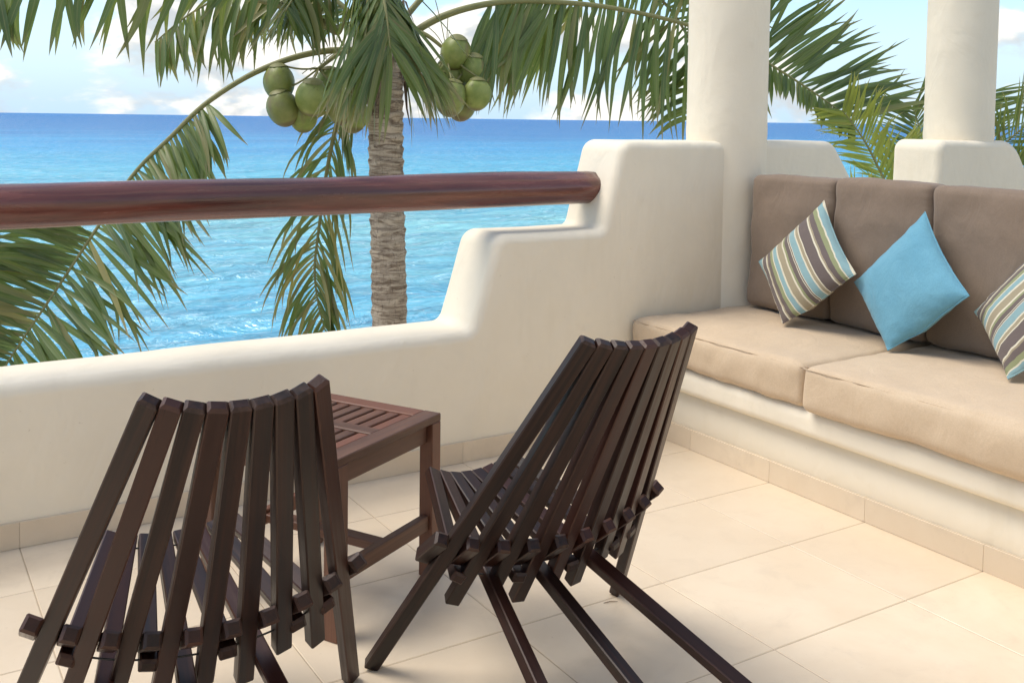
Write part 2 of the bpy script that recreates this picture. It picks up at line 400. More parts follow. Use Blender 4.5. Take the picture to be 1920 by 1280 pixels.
def extrude_profile(name, prof, y0, y1, R, mat, seg=9, jitter=0.0, axis="Y", parent=None):
    """Closed (u,z) outline swept along an axis between y0 and y1, both end edges rounded with radius R."""
    n = len(prof); area = sum(prof[i][0] * prof[(i + 1) % n][1] - prof[(i + 1) % n][0] * prof[i][1] for i in range(n))
    if area < 0: prof = prof[::-1]
    nrm = []
    for i in range(n):
        a, b, c_ = Vector(prof[i - 1]), Vector(prof[i]), Vector(prof[(i + 1) % n])
        e1, e2 = (b - a).normalized(), (c_ - b).normalized()
        n1, n2 = Vector((e1.y, -e1.x)), Vector((e2.y, -e2.x))
        m = (n1 + n2).normalized(); nrm.append(m / max(0.45, m.dot(n1)))
    rings = []
    for k in range(seg + 1):
        w = math.pi / 2 * k / seg; rings.append((R * (1 - math.sin(w)), y0 + R * (1 - math.cos(w))))
    for k in range(seg, -1, -1):
        w = math.pi / 2 * k / seg; rings.append((R * (1 - math.sin(w)), y1 - R * (1 - math.cos(w))))
    vs, fs, vn = [], [], []
    for k, (ins, y) in enumerate(rings):
        w = math.pi / 2 * (k if k <= seg else 2 * seg + 1 - k) / seg; sg = -1 if k <= seg else 1
        for i in range(n):
            q = Vector(prof[i]) - nrm[i] * ins
            vs.append((q.x, y, q.y)); o_ = nrm[i].normalized() * math.sin(w); vn.append(Vector((o_.x, sg * math.cos(w), o_.y)).normalized())
    for k in range(len(rings) - 1):
        for i in range(n):
            j = (i + 1) % n
            fs.append((k * n + i, (k + 1) * n + i, (k + 1) * n + j, k * n + j))
    for base, sg, y in ((0, -1, y0), ((len(rings) - 1) * n, 1, y1)):      # end caps filled with an even triangle net
        loop = [Vector((vs[base + i][0], vs[base + i][2])) for i in range(n)]
        xs_, zs_ = [q.x for q in loop], [q.y for q in loop]; st = .16; grid = []
        gx = min(xs_) + st / 2
        while gx < max(xs_):
            gz = min(zs_) + st / 2
            while gz < max(zs_):
                q = Vector((gx, gz)); inside = False; near = 9
                for i in range(n):
                    a, b = loop[i], loop[(i + 1) % n]
                    if (a.y > gz) != (b.y > gz) and gx < (b.x - a.x) * (gz - a.y) / (b.y - a.y) + a.x: inside = not inside
                    near = min(near, (a - q).length)
                if inside and near > .06: grid.append(q)
                gz += st
            gx += st
        res = geometry.delaunay_2d_cdt(loop + grid, [(i, (i + 1) % n) for i in range(n)], [], 1, 1e-6)
        idx = []
        for v_, orig in zip(res[0], res[3]):
            if orig and orig[0] < n: idx.append(base + orig[0])
            else: idx.append(len(vs)); vs.append((v_.x, y, v_.y)); vn.append(Vector((0, sg, 0)))
        for f_ in res[2]: fs.append(tuple(idx[i] for i in (f_ if sg < 0 else f_[::-1])))
    o = mesh_obj(name, vs, fs, mat, parent, smooth=True)
    o.data.normals_split_custom_set_from_vertices(vn)
    return o
def round_outline(pts, step=0.07, wob=0.005):
    """pts: (x, z, radius) corners -> dense outline with arcs at corners and a slight hand-made waviness."""
    n = len(pts); out = []
    for i in range(n):
        a, b, c_ = Vector(pts[i - 1][:2]), Vector(pts[i][:2]), Vector(pts[(i + 1) % n][:2]); r = pts[i][2]
        if r <= 0: out.append(b); continue
        d1, d2 = (a - b).normalized(), (c_ - b).normalized()
        ang = d1.angle(d2); t = min(r / math.tan(ang / 2), (a - b).length * .49, (c_ - b).length * .49); rr = t * math.tan(ang / 2)
        ctr = b + (d1 + d2).normalized() * (rr / math.sin(ang / 2))
        s, e = b + d1 * t - ctr, b + d2 * t - ctr
        tot_ = s.angle_signed(e)
        for k in range(11):
            w = -tot_ * k / 10
            out.append(ctr + Vector((s.x * math.cos(w) - s.y * math.sin(w), s.x * math.sin(w) + s.y * math.cos(w))))
    dense = []
    for i in range(len(out)):
        a, b = out[i], out[(i + 1) % len(out)]; L = (b - a).length; m = max(1, int(L / step)) if L < 6 else max(1, int(L / .2))
        for k in range(m): dense.append(a.lerp(b, k / m))
    return [(q.x + noise.noise((q.x * 3, q.y * 3, 1.3)) * wob, q.y + noise.noise((q.x * 2.6, q.y * 3, 7.7)) * wob) for q in dense]

floor = struct(mesh_obj("floor", [(-3, -2.5, -.25), (3.7, -2.5, -.25), (3.7, 3.85, -.25), (-3, 3.85, -.25), (-3, -2.5, -.0016), (3.7, -2.5, -.0016), (3.7, 3.85, -.0016), (-3, 3.85, -.0016)],
                        [(3, 2, 1, 0), (4, 5, 6, 7), (0, 1, 5, 4), (1, 2, 6, 5), (2, 3, 7, 6), (3, 0, 4, 7)], M_GROUT))
TX, TY, TX0, TY0 = 0.545, 0.452, 2.553, 2.758
def tile_mesh(name, sx, sy, h, gap=0.0028, ch=0.0018):
    a, b = sx / 2 - gap / 2, sy / 2 - gap / 2
    vs = [(-a, -b, -h), (a, -b, -h), (a, b, -h), (-a, b, -h), (-a, -b, -ch), (a, -b, -ch), (a, b, -ch), (-a, b, -ch),
          (-a + ch, -b + ch, 0), (a - ch, -b + ch, 0), (a - ch, b - ch, 0), (-a + ch, b - ch, 0)]
    fs = [(3, 2, 1, 0)] + [(i, (i + 1) % 4, 4 + (i + 1) % 4, 4 + i) for i in range(4)] + [(4 + i, 4 + (i + 1) % 4, 8 + (i + 1) % 4, 8 + i) for i in range(4)] + [(8, 9, 10, 11)]
    me = bpy.data.meshes.new(name); me.from_pydata(vs, [], fs); me.materials.append(M_TILE); return me
tiles = {}
XW, YW, XS = (-1.81, 2.935), (-0.4, 3.556), 2.94
xe = [TX0 - TX * k for k in range(8, -1, -1)] + [XW[1]]
ye = [TY0 - TY * k for k in range(7, -1, -1)] + [TY0 + TY, YW[1]]
for i in range(len(xe) - 1):
    for j in range(len(ye) - 1):
        sx, sy = xe[i + 1] - xe[i], ye[j + 1] - ye[j]
        if sx < .03 or sy < .03: continue
        k = (round(sx, 3), round(sy, 3))
        if k not in tiles: tiles[k] = tile_mesh("tile", sx, sy, 0.008)
        o = link_mesh("tile", tiles[k], None, floor)
        o.location = ((xe[i] + xe[i + 1]) / 2, (ye[j] + ye[j + 1]) / 2, random.uniform(-.0004, .0004))
        o.rotation_euler = (random.uniform(-.0006, .0006), random.uniform(-.0006, .0006), random.uniform(-.0012, .0012))

# ------------------------------------------------------------------ parapet wall, columns, low wall behind the bench
wall_pts = [(-3.2, -.5, 0), (8.5, -.5, 0), (8.5, .92, .08), (6.30, .92, .10), (6.02, 1.02, .15), (5.80, 1.31, .22), (5.075, 1.31, .065), (5.06, .53, .05), (4.86, .53, .05),
            (4.72, .92, .06), (4.50, .92, .06), (4.20, 1.31, .10), (2.815, 1.31, .07), (2.715, .92, .035), (2.175, .92, .075), (2.055, .53, .05), (-3.2, .53, .08)]
parapet = extrude_profile("parapet_wall", round_outline(wall_pts), 3.56, 3.885, 0.042, M_WALL)
tag(parapet, "cream plastered parapet wall with stepped rounded top along the sea side", "wall")
for j in range(len(xe) - 1):
    sx = xe[j + 1] - xe[j]
    if sx < .03: continue
    me = bevel_box_mesh("skirting_tile", sx - .0006, .012, .085, .0008); me.materials.append(M_SKIRT)
    o = link_mesh("skirting_tile", me, None, parapet); o.location = ((xe[j] + xe[j + 1]) / 2, 3.5545, .0425 + .0006)

def column(name, x, y, r, z0, z1, label, seed):
    vs, fs = [], []; n, m = 40, 60
    for i in range(m + 1):
        z = z0 + (z1 - z0) * i / m
        for k in range(n):
            w = 2 * math.pi * k / n
            rr = r * (1 + .012 * noise.noise((math.cos(w) * .8 + seed, math.sin(w) * .8, z * 1.1))) + .010 * math.exp(-max(0, z - 1.31) / .03) * (1 if z >= 1.31 else 0)
            vs.append((rr * math.cos(w), rr * math.sin(w), z))
    for i in range(m):
        for k in range(n): fs.append((i * n + k, i * n + (k + 1) % n, (i + 1) * n + (k + 1) % n, (i + 1) * n + k))
    fs.append(tuple(range(n - 1, -1, -1))); fs.append(tuple(m * n + k for k in range(n)))
    o = mesh_obj(name, vs, fs, M_WALL, smooth=True); o.location = (x, y, 0)
    return tag(o, label, "column", "round columns along the parapet")
column("round_column", 3.565, 3.695, .196, 0, 2.9, "thick round cream column in the corner beside the cushioned bench", 1)
column("round_column", 5.55, 3.775, .196, .3, 2.9, "round cream column farther off, standing behind the bench back cushions", 5)

# unseen house wall behind the viewer, added to darken faces turned landward
house = extrude_profile("unseen_house_wall", [(-3.2, -.3), (3.9, -.3), (3.9, 3.0), (-3.2, 3.0)], -1.75, -1.45, .02, M_WALL, 3)
tag(house, "unseen plain cream plaster house wall, added on the landward side to block open sky", "wall")
backwall = extrude_profile("low_bench_wall", round_outline([(3.66, -.2, 0), (3.84, -.2, 0), (3.84, 1.03, .05), (3.66, 1.03, .05)], .2), -1.0, 3.60, .03, M_WALL)
tag(backwall, "low cream plaster wall behind the taupe back cushions", "wall")

# bench: recessed base with skirting, rounded slab nosing on top
bench = extrude_profile("plaster_bench", [(2.94, -.05), (3.70, -.05), (3.70, .33), (2.94, .33)], -1.0, 3.57, .004, M_BENCH, 2)
tag(bench, "built-in cream plaster bench with rounded front lip and tiled skirting", "bench")
lip = extrude_profile("seat_lip", round_outline([(2.975, .235, .03), (2.975, .352, .004), (2.885, .352, .046), (2.885, .25, .045), (2.935, .235, .01)], .06, .002), -1.0, 3.555, .004, M_BENCH, 2, parent=bench)
sl = extrude_profile("seat_slab", [(2.976, .331), (3.655, .331), (3.655, .349), (2.976, .349)], -1.0, 3.555, .002, M_BENCH, 2, parent=bench)
for j in range(len(ye) - 1):
    sy = ye[j + 1] - ye[j]
    if sy < .03: continue
    me = bevel_box_mesh("skirting_tile", .011, sy - .0006, .086, .0008); me.materials.append(M_SKIRT)
    o = link_mesh("skirting_tile", me, None, bench); o.location = (2.9355, (ye[j] + ye[j + 1]) / 2, .043 + .0006)

# ------------------------------------------------------------------ handrail log
n, m = 26, 90; vs, fs = [], []
x0, x1 = -2.6, 2.80
for i in range(m + 1):
    t = i / m; x_ = x0 + (x1 - x0) * t
    cy = .022 * noise.noise((x_ * .9, 3, 1)); cz = 1.090 + .014 * noise.noise((x_ * 1.1, 9, 2)) + .006 * t
    r = .0765 - .006 * t
    if i == m: r *= .93
    for k in range(n):
        w = 2 * math.pi * k / n
        rr = r * (1 + .10 * noise.noise((math.cos(w) * 1.2, math.sin(w) * 1.2, x_ * 1.1)) + .045 * math.cos(4 * w + .6 + .6 * math.sin(x_ * 1.3)) + .02 * noise.noise((math.cos(w) * 3, math.sin(w) * 3, x_ * 4)))
        vs.append((x_ - (0 if i < m else 0), 3.715 + cy + rr * math.cos(w), cz + rr * math.sin(w)))
for i in range(m):
    for k in range(n): fs.append((i * n + k, (i + 1) * n + k, (i + 1) * n + (k + 1) % n, i * n + (k + 1) % n))
fs.append(tuple(range(n))); fs.append(tuple(m * n + k for k in range(n - 1, -1, -1)))
tag(mesh_obj("handrail_log", vs, fs, M_LOG, smooth=True), "varnished dark red wooden log handrail above the low parapet", "handrail")

# ------------------------------------------------------------------ cushions
def axis_samples(h, r, n):
    a = [-h, -h + r * .12, -h + r * .35, -h + r * .65, -h + r]
    inner = [(-h + r) + (2 * h - 2 * r) * k / n for k in range(1, n)]
    return a + inner + [-q for q in a[::-1]]
def soft_box(name, sx, sy, sz, r, mat, n=(10, 10, 4), puff=(0, 0, 0), amp=.004, freq=5.0, seed=0, extra=None, parent=None):
    """Upholstered block: rounded edges, faces puffed out, uneven fabric surface."""
    h = (sx / 2, sy / 2, sz / 2); S = [axis_samples(h[i], r, n[i]) for i in range(3)]
    bm = bmesh.new(); cache = {}
    def vert(p):
        k = tuple(round(c, 5) for c in p)
        if k in cache: return cache[k]
        q = Vector([max(-(h[i] - r), min(h[i] - r, p[i])) for i in range(3)]); d = Vector(p) - q
        nrm = d.normalized(); P = q + nrm * r
        f = [1 - (p[i] / h[i]) ** 2 for i in range(3)]
        P += Vector((nrm.x * puff[0] * f[1] * f[2], nrm.y * puff[1] * f[0] * f[2], nrm.z * puff[2] * f[0] * f[1]))
        P += nrm * amp * 1.25 * (noise.noise(P * freq + Vector((seed, 0, 0))) + .5 * noise.noise(P * freq * 2.7 + Vector((0, seed, 0))))
        if extra: P += nrm * extra(P, nrm)
        v_ = bm.verts.new(P); cache[k] = v_; return v_
    for ax in range(3):
        u, w = [(1, 2), (2, 0), (0, 1)][ax]
        for sgn in (-1, 1):
            for i in range(len(S[u]) - 1):
                for j in range(len(S[w]) - 1):
                    quad = []
                    for a, b in ((i, j), (i + 1, j), (i + 1, j + 1), (i, j + 1)):
                        p = [0, 0, 0]; p[ax] = sgn * h[ax]; p[u] = S[u][a]; p[w] = S[w][b]; quad.append(vert(p))
                    if len(set(quad)) == 4: bm.faces.new(quad)
    return bm_obj(name, bm, mat, parent, smooth=True)
def seam_loop(parent, mat, pts, rad=.0035):
    v_, f_ = tube(pts + [pts[0], pts[1]], rad, 6, False)
    return mesh_obj("piping", v_, f_, mat, parent, smooth=True)
def wrinkles(P, nrm):
    if nrm.x > -.5: return 0
    s = P.y * 1.0 + P.z * .35
    return .010 * max(0, noise.noise((s * 8, P.z * 2, 3.3))) - .009 * max(0, noise.noise((s * 17, P.z * 4, 8.1)) - .1)
def seat_cushion(xf, ya, yb, zt, label, seed):
    sx, sy, sz = 3.66 - xf, ya - yb, zt - .352
    o = soft_box("seat_cushion", sx, sy, sz, .030, M_SEAT, (18, 46, 9), (.012, .008, .026), .008, 4.5, seed, wrinkles)
    o.location = ((3.66 + xf) / 2, (ya + yb) / 2, .353 + sz / 2)
    tag(o, label, "cushion", "tan seat cushions on the bench")
    hx, hy, hz = sx / 2 - .006, sy / 2 - .006, sz / 2 - .012
    pts = [Vector((-hx, -hy, hz)).lerp(Vector((-hx, hy, hz)), k / 12) for k in range(12)] + [Vector((-hx, hy, hz)).lerp(Vector((hx, hy, hz)), k / 8) for k in range(8)] + \
          [Vector((hx, hy, hz)).lerp(Vector((hx, -hy, hz)), k / 12) for k in range(12)] + [Vector((hx, -hy, hz)).lerp(Vector((-hx, -hy, hz)), k / 8) for k in range(8)]
    seam_loop(o, M_SEAT, pts, .0022)
    return o
seat_cushion(2.868, 3.545, 2.548, .515, "thick tan seat cushion at the corner end of the bench, under the first striped pillow", 3)
seat_cushion(2.842, 2.535, 1.20, .520, "thick tan seat cushion running out of frame beside the corner seat cushion", 11)
def back_cushion(ya, yb, zt, lean, label, seed):
    sx, sy, sz = .15, ya - yb, zt - .545
    def ext(P, nrm): return (.006 * noise.noise((P.y * 2.5, P.z * 9, seed)) - .006 * max(0, noise.noise((P.y * 5 + P.z * 9, P.z * 4, seed * 3)))) if nrm.x < -.3 else 0
    o = soft_box("back_cushion", sx, sy, sz, .034, M_BACK, (3, 16, 18), (.010, .006, .006), .007, 5.0, seed, ext)
    o.location = (3.563, (ya + yb) / 2, .538 + sz / 2); o.rotation_euler = (0, lean, 0)
    tag(o, label, "cushion", "taupe back cushions along the bench")
    return o
back_cushion(3.458, 2.972, 1.165, .05, "taupe back cushion beside the round corner column, behind the first striped pillow", 2)
back_cushion(2.973, 2.490, 1.172, .045, "middle taupe back cushion, behind the blue pillow", 6)
back_cushion(2.491, 2.00, 1.168, .04, "taupe back cushion at the cut-off end of the row, behind the second striped pillow", 9)

def pillow(name, center, x, y, z, mat, label, seed, size=.425, T=.072, group=None):
    n = 30; vs, fs = [], []
    def P(u, v_, s):
        a = size / 2
        px = u * a * (1 - .085 * (1 - v_ * v_)); py = v_ * a * (1 - .085 * (1 - u * u))
        e = max(0.0, (1 - abs(u) ** 2.6)) * max(0.0, (1 - abs(v_) ** 2.6))
        t = T * e ** .55
        t *= 1 + .10 * noise.noise((u * 2 + seed, v_ * 2, s))
        rim = (1 - e)
        t += .010 * rim * e ** .3 * noise.noise((u * 7 + seed, v_ * 7, s * 3))
        return Vector((px, py, s * t))
    for s in (1, -1):
        for i in range(n + 1):
            for j in range(n + 1):
                u, v_ = math.sin((i / n - .5) * math.pi), math.sin((j / n - .5) * math.pi)
                vs.append(P(u, v_, s))
    N1 = (n + 1) ** 2
    for i in range(n):
        for j in range(n):
            a = i * (n + 1) + j; q = (a, a + n + 1, a + n + 2, a + 1)
            fs.append(q); fs.append(tuple(N1 + k for k in q[::-1]))
    bm = bmesh.new(); bv = [bm.verts.new(p) for p in vs]
    for f_ in fs: bm.faces.new([bv[k] for k in f_])
    bmesh.ops.remove_doubles(bm, verts=bm.verts[:], dist=.0004)
    x, y, z = Vector(x).normalized(), Vector(y), Vector(z).normalized(); y = z.cross(x)
    Mw = frame(Vector(center) - Vector((0, 0, .03)), x, y, z); Mi = Mw.inverted()
    def settle(p):          # the lower corner is squashed where it sits on the seat
        q = Mw @ Vector(p)
        if q.z < .63: q = Vector((q.x - (.63 - q.z) * .10, q.y, .63 + (q.z - .63) * .58))
        return Mi @ q
    for v_ in bm.verts: v_.co = settle(v_.co)
    o = bm_obj(name, bm, mat, None, smooth=True); o.matrix_world = Mw
    tag(o, label, "pillow", group)
    edge = []
    for a in range(4):
        for k in range(14):
            t = -1 + 2 * k / 14; u, v_ = [(t, -1), (1, t), (-t, 1), (-1, -t)][a]
            edge.append(settle(P(u, v_, 1) * 1.004) + Vector((0, 0, .003 * noise.noise((u * 9, v_ * 9, seed)))))
    seam_loop(o, mat, edge, .0032)
    return o
pillow("striped_pillow", (3.352, 2.985, .815), (.171, -.70, .694), (.349, .701, .622), (-.921, .136, .364), M_STRIPE, "striped throw pillow in blue, cream and plum nearest the corner column", 1, group="throw pillows on the bench")
pillow("blue_pillow", (3.360, 2.478, .80), (.082, -.684, .725), (.358, .699, .619), (-.93, .209, .302), M_BLUE, "plain sky blue throw pillow between the two striped pillows", 2, .43, .078, "throw pillows on the bench")
pillow("striped_pillow", (3.345, 1.965, .80), (-.545, -.681, -.49), (.106, -.635, .765), (-.832, .365, .418), M_STRIPE, "striped throw pillow cut off by the frame, beyond the blue pillow", 3, group="throw pillows on the bench")

# ------------------------------------------------------------------ folding stick chairs
def stick_mesh(L, w=.0372, d=.030):
    bm = bmesh.new(); bmesh.ops.create_cube(bm, size=1); bmesh.ops.scale(bm, vec=(w, d, L), verts=bm.verts)
    long_e = [e for e in bm.edges if abs((e.verts[0].co - e.verts[1].co).normalized().z) > .9]
    end_e = [e for e in bm.edges if e not in long_e]
    bmesh.ops.bevel(bm, geom=end_e, offset=.006, segments=1, affect="EDGES")
    le = [e for e in bm.edges if abs((e.verts[0].co - e.verts[1].co).normalized().z) > .98]
    bmesh.ops.bevel(bm, geom=le, offset=.0028, segments=1, affect="EDGES")
    bm.normal_update()
    for f_ in bm.faces:
        if max(abs(c_) for c_ in f_.normal) < .97: f_.material_index = 1
    me = bpy.data.meshes.new("stick"); bm.to_mesh(me); bm.free(); me.materials.append(M_CHAIR); me.materials.append(M_EDGE); return me
def stick(name, a, b, across, parent, w=.0372, d=.030):
    a, b = Vector(a), Vector(b); z = (b - a).normalized(); x = (across - z * across.dot(z)).normalized(); y = z.cross(x)
    o = link_mesh(name, stick_mesh((b - a).length, w, d), None, parent); o.matrix_local = frame((a + b) / 2, x, y, z)
    return o
def arc(i, a, c, y, z, n):
    R = a * a / (2 * c); th = a / R * i
    return Vector((R * math.sin(th), y + R * (1 - math.cos(th)) * n[0], z + R * (1 - math.cos(th)) * n[1])), th
def folding_chair(x, y, heading, P, label):
    root = empty("folding_chair", (x, y, 0), -heading)
    tag(root, label, "chair", "dark wooden folding stick chairs")
    bd = Vector((P["yT"] - P["yH"], P["zT"] - P["zH"])).normalized(); nb = Vector((bd.y, -bd.x))
    sd = Vector((P["yS"] - P["yH"], P["zS"] - P["zH"])).normalized(); ns = Vector((-sd.y, sd.x))
    lens = {1: .175, 2: .125, 3: .175, 4: .135, 5: .170, 6: .120, 7: .165}
    upper, lower, front = [], [], []
    for k in range(9):
        i = k - 4
        T, th = arc(i, P["aT"], P["cT"], P["yT"], P["zT"], nb); H, th2 = arc(i, P["aH"], P["cH"], P["yH"], P["zH"], nb)
        d = (T - H).normalized()
        ac = Vector((math.cos(th2), nb.x * math.sin(th2), nb.y * math.sin(th2)))
        T = T + d * .004
        if k in (0, 8): B = H - d * ((H.z - .004) / d.z)
        else: B = H - d * P["sl"] * lens[k] / .15
        stick("back_slat", B, T, ac, root)
    up = Vector((0, -math.cos(P["kz"]), math.sin(P["kz"])))
    for k in range(10):
        H, th = arc(k - 4.5, P["aH"], P["cH"], P["yH"], P["zH"], nb)
        ac = Vector((math.cos(th), nb.x * math.sin(th), nb.y * math.sin(th)))
        lo = .075 if k in (0, 9) else .055
        stick("spacer_block", H - up * lo, H + up * P["lU"], ac, root, .0345, .034)
        upper.append(H)
    for k in range(8):
        j = k - 3.5
        S, th = arc(j, P["aS"], P["cS"], P["yS"], P["zS"], ns); H, th2 = arc(j, P["aH"], P["cH"], P["yH"], P["zH"], nb)
        HL = H - Vector((0, bd.x, bd.y)) * P["e"]
        ac = Vector((math.cos(th), ns.x * math.sin(th), ns.y * math.sin(th)))
        if k in (1, 3, 5):
            G = Vector((.16 * j, P["yG"], .012)); d = (HL - S).normalized()
            # seat and rear leg are one straight stick: through the front end and the floor point
            E_ = G
            stick("seat_slat", E_, S, ac, root, .0362, .030)
            lower.append(HL)
        else:
            d = (HL - S).normalized()
            stick("seat_slat", HL + d * .025, S, ac, root, .0362, .028); lower.append(HL)
        front.append(S + (HL - S).normalized() * .05)
    for pts in (upper, lower, front):
        v_, f_ = tube(spline(pts, 30), .0022, 6); mesh_obj("wire", v_, f_, M_WIRE, root, smooth=True)
    return root
PA = dict(zT=.8986, yT=-.3167, aT=.0376, cT=.0022, zH=.350, yH=-.0183, aH=.0764, cH=.0050, lU=.0600, yS=.4879, zS=.3650, aS=.0400, cS=.0019, sl=.165, kz=.50, e=.055, yG=-.90)
PB = dict(zT=.9063, yT=-.3137, aT=.0378, cT=.0020, zH=.3366, yH=-.0087, aH=.0771, cH=.0044, lU=.0579, yS=.4632, zS=.3757, aS=.0370, cS=.0024, sl=.150, kz=.66, e=.0747, yG=-.89)
folding_chair(.5592, 2.037, .0931, PA, "dark folding stick chair cut off by the lower frame edge, before the slatted table")
folding_chair(1.448, 2.0459, -.0107, PB, "dark folding stick chair with long rear legs, facing the stepped part of the wall")

# ------------------------------------------------------------------ slatted side table
th = math.radians(29)
table = empty("slatted_table", (1.455 - .25 * math.cos(th) - .25 * math.sin(th), 2.71 - .25 * math.sin(th) + .25 * math.cos(th), 0), th)
tag(table, "low square reddish brown slatted wood table between the two chairs", "table")
def wood_bar(name, cx, cy, cz, sx, sy, sz, along):
    dims = {"x": (sy, sz, sx), "y": (sz, sx, sy), "z": (sx, sy, sz)}[along]     # mesh is built with its grain along local Z
    me = bevel_box_mesh(name, dims[0], dims[1], dims[2], .0025); me.materials.append(M_TABLE)
    o = link_mesh(name, me, None, table)
    X, Y, Z = Vector((1, 0, 0)), Vector((0, 1, 0)), Vector((0, 0, 1))
    fx = {"x": (Y, Z, X), "y": (Z, X, Y), "z": (X, Y, Z)}[along]
    o.matrix_local = frame(Vector((cx, cy, cz)), *fx); return o
S2 = .25
for sx in (-1, 1):
    for sy in (-1, 1): wood_bar("leg", sx * (S2 - .0235), sy * (S2 - .0235), .238, .047, .047, .476, "z")
for s in (-1, 1):
    wood_bar("apron", 0, s * (S2 - .030), .445, 2 * S2 - .098, .022, .058, "x")
    wood_bar("apron", s * (S2 - .030), 0, .4445, .022, 2 * S2 - .098, .058, "y")
    wood_bar("frame_board", 0, s * (S2 - .030), .488, 2 * S2, .060, .024, "x")
    wood_bar("frame_board", s * (S2 - .030), 0, .4875, .060, 2 * S2 - .122, .024, "y")
    wood_bar("side_stretcher", 0, s * (S2 - .0235), .17, 2 * S2 - .096, .026, .046, "x")
wood_bar("cross_rail", 0, 0, .4872, .050, 2 * S2 - .122, .024, "y")
wood_bar("cross_stretcher", 0, 0, .17, .046, 2 * S2 - .076, .026, "y")
ns_ = 8; span = 2 * S2 - .120
for h in (-1, 1):
    for k in range(ns_):
        wd = span / ns_
        wood_bar("slat", h * (.025 + (S2 - .060 - .025) / 2), -span / 2 + wd * (k + .5), .486, S2 - .060 - .025 - .002, wd - .013, .020, "x")

# a dry twig on the tiles
v_, f_ = tube([(1.7707, 2.2907, .002), (1.790, 2.287, .0032), (1.8116, 2.2779, .002)], [.0010, .0014, .0007], 5)
tag(mesh_obj("dry_twig", v_, f_, M_FIBRE), "tiny dark dry twig lying on the floor tiles beside the chair with long rear legs", "twig")

# ------------------------------------------------------------------ palms
def leaflet_geo(base, d0, side_n, L, W, droop, curl, seed, nseg=7):
    """One leaflet: V-folded blade bending under gravity, pointed at both ends. Returns verts, faces, uvs per vert."""
    vs, fs, uv = [], [], []
    p = Vector(base); d = Vector(d0).normalized(); st = L / nseg
    rnd = random.Random(seed); tw = rnd.uniform(-.5, .5)
    for i in range(nseg + 1):
        t = i / nseg
        w = W * (min(1, .38 + 2.4 * t) if t < .3 else 1) * (1 - max(0, (t - .45) / .55) ** 1.7) + .0008
        nrm = (side_n - d * side_n.dot(d))
        if nrm.length < 1e-4: nrm = d.orthogonal()
        nrm.normalize(); across = d.cross(nrm).normalized()
        a = tw * t; across, nrm = across * math.cos(a) + nrm * math.sin(a), nrm * math.cos(a) - across * math.sin(a)
        vs += [p - across * w * .5 + nrm * w * .16, p.copy(), p + across * w * .5 + nrm * w * .16]
        uv += [(0, t), (.5, t), (1, t)]
        g = droop * (t + .25) / nseg * 1.6
        d = (d + Vector((0, 0, -1)) * g + across * curl * (t / nseg)).normalized()
        p = p + d * st
    for i in range(nseg):
        a = i * 3; fs += [(a, a + 1, a + 4, a + 3), (a + 1, a + 2, a + 5, a + 4)]
    return vs, fs, uv
def leaf_mesh(name, geo_list, mat):
    vs, fs, uv = [], [], []
    for g in geo_list:
        o = len(vs); vs += g[0]; uv += g[2]; fs += [tuple(i + o for i in f_) for f_ in g[1]]
    me = bpy.data.meshes.new(name); me.from_pydata([tuple(v_) for v_ in vs], [], fs)
    lay = me.uv_layers.new(name="UVMap"); lay2 = me.uv_layers.new(name="variation"); own = []
    for g in geo_list: own += [random.random()] * len(g[0])
    for lp in me.loops: lay.data[lp.index].uv = uv[lp.vertex_index]; lay2.data[lp.index].uv = (own[lp.vertex_index], 0)
    me.materials.append(mat); me.polygons.foreach_set("use_smooth", [True] * len(me.polygons)); return me
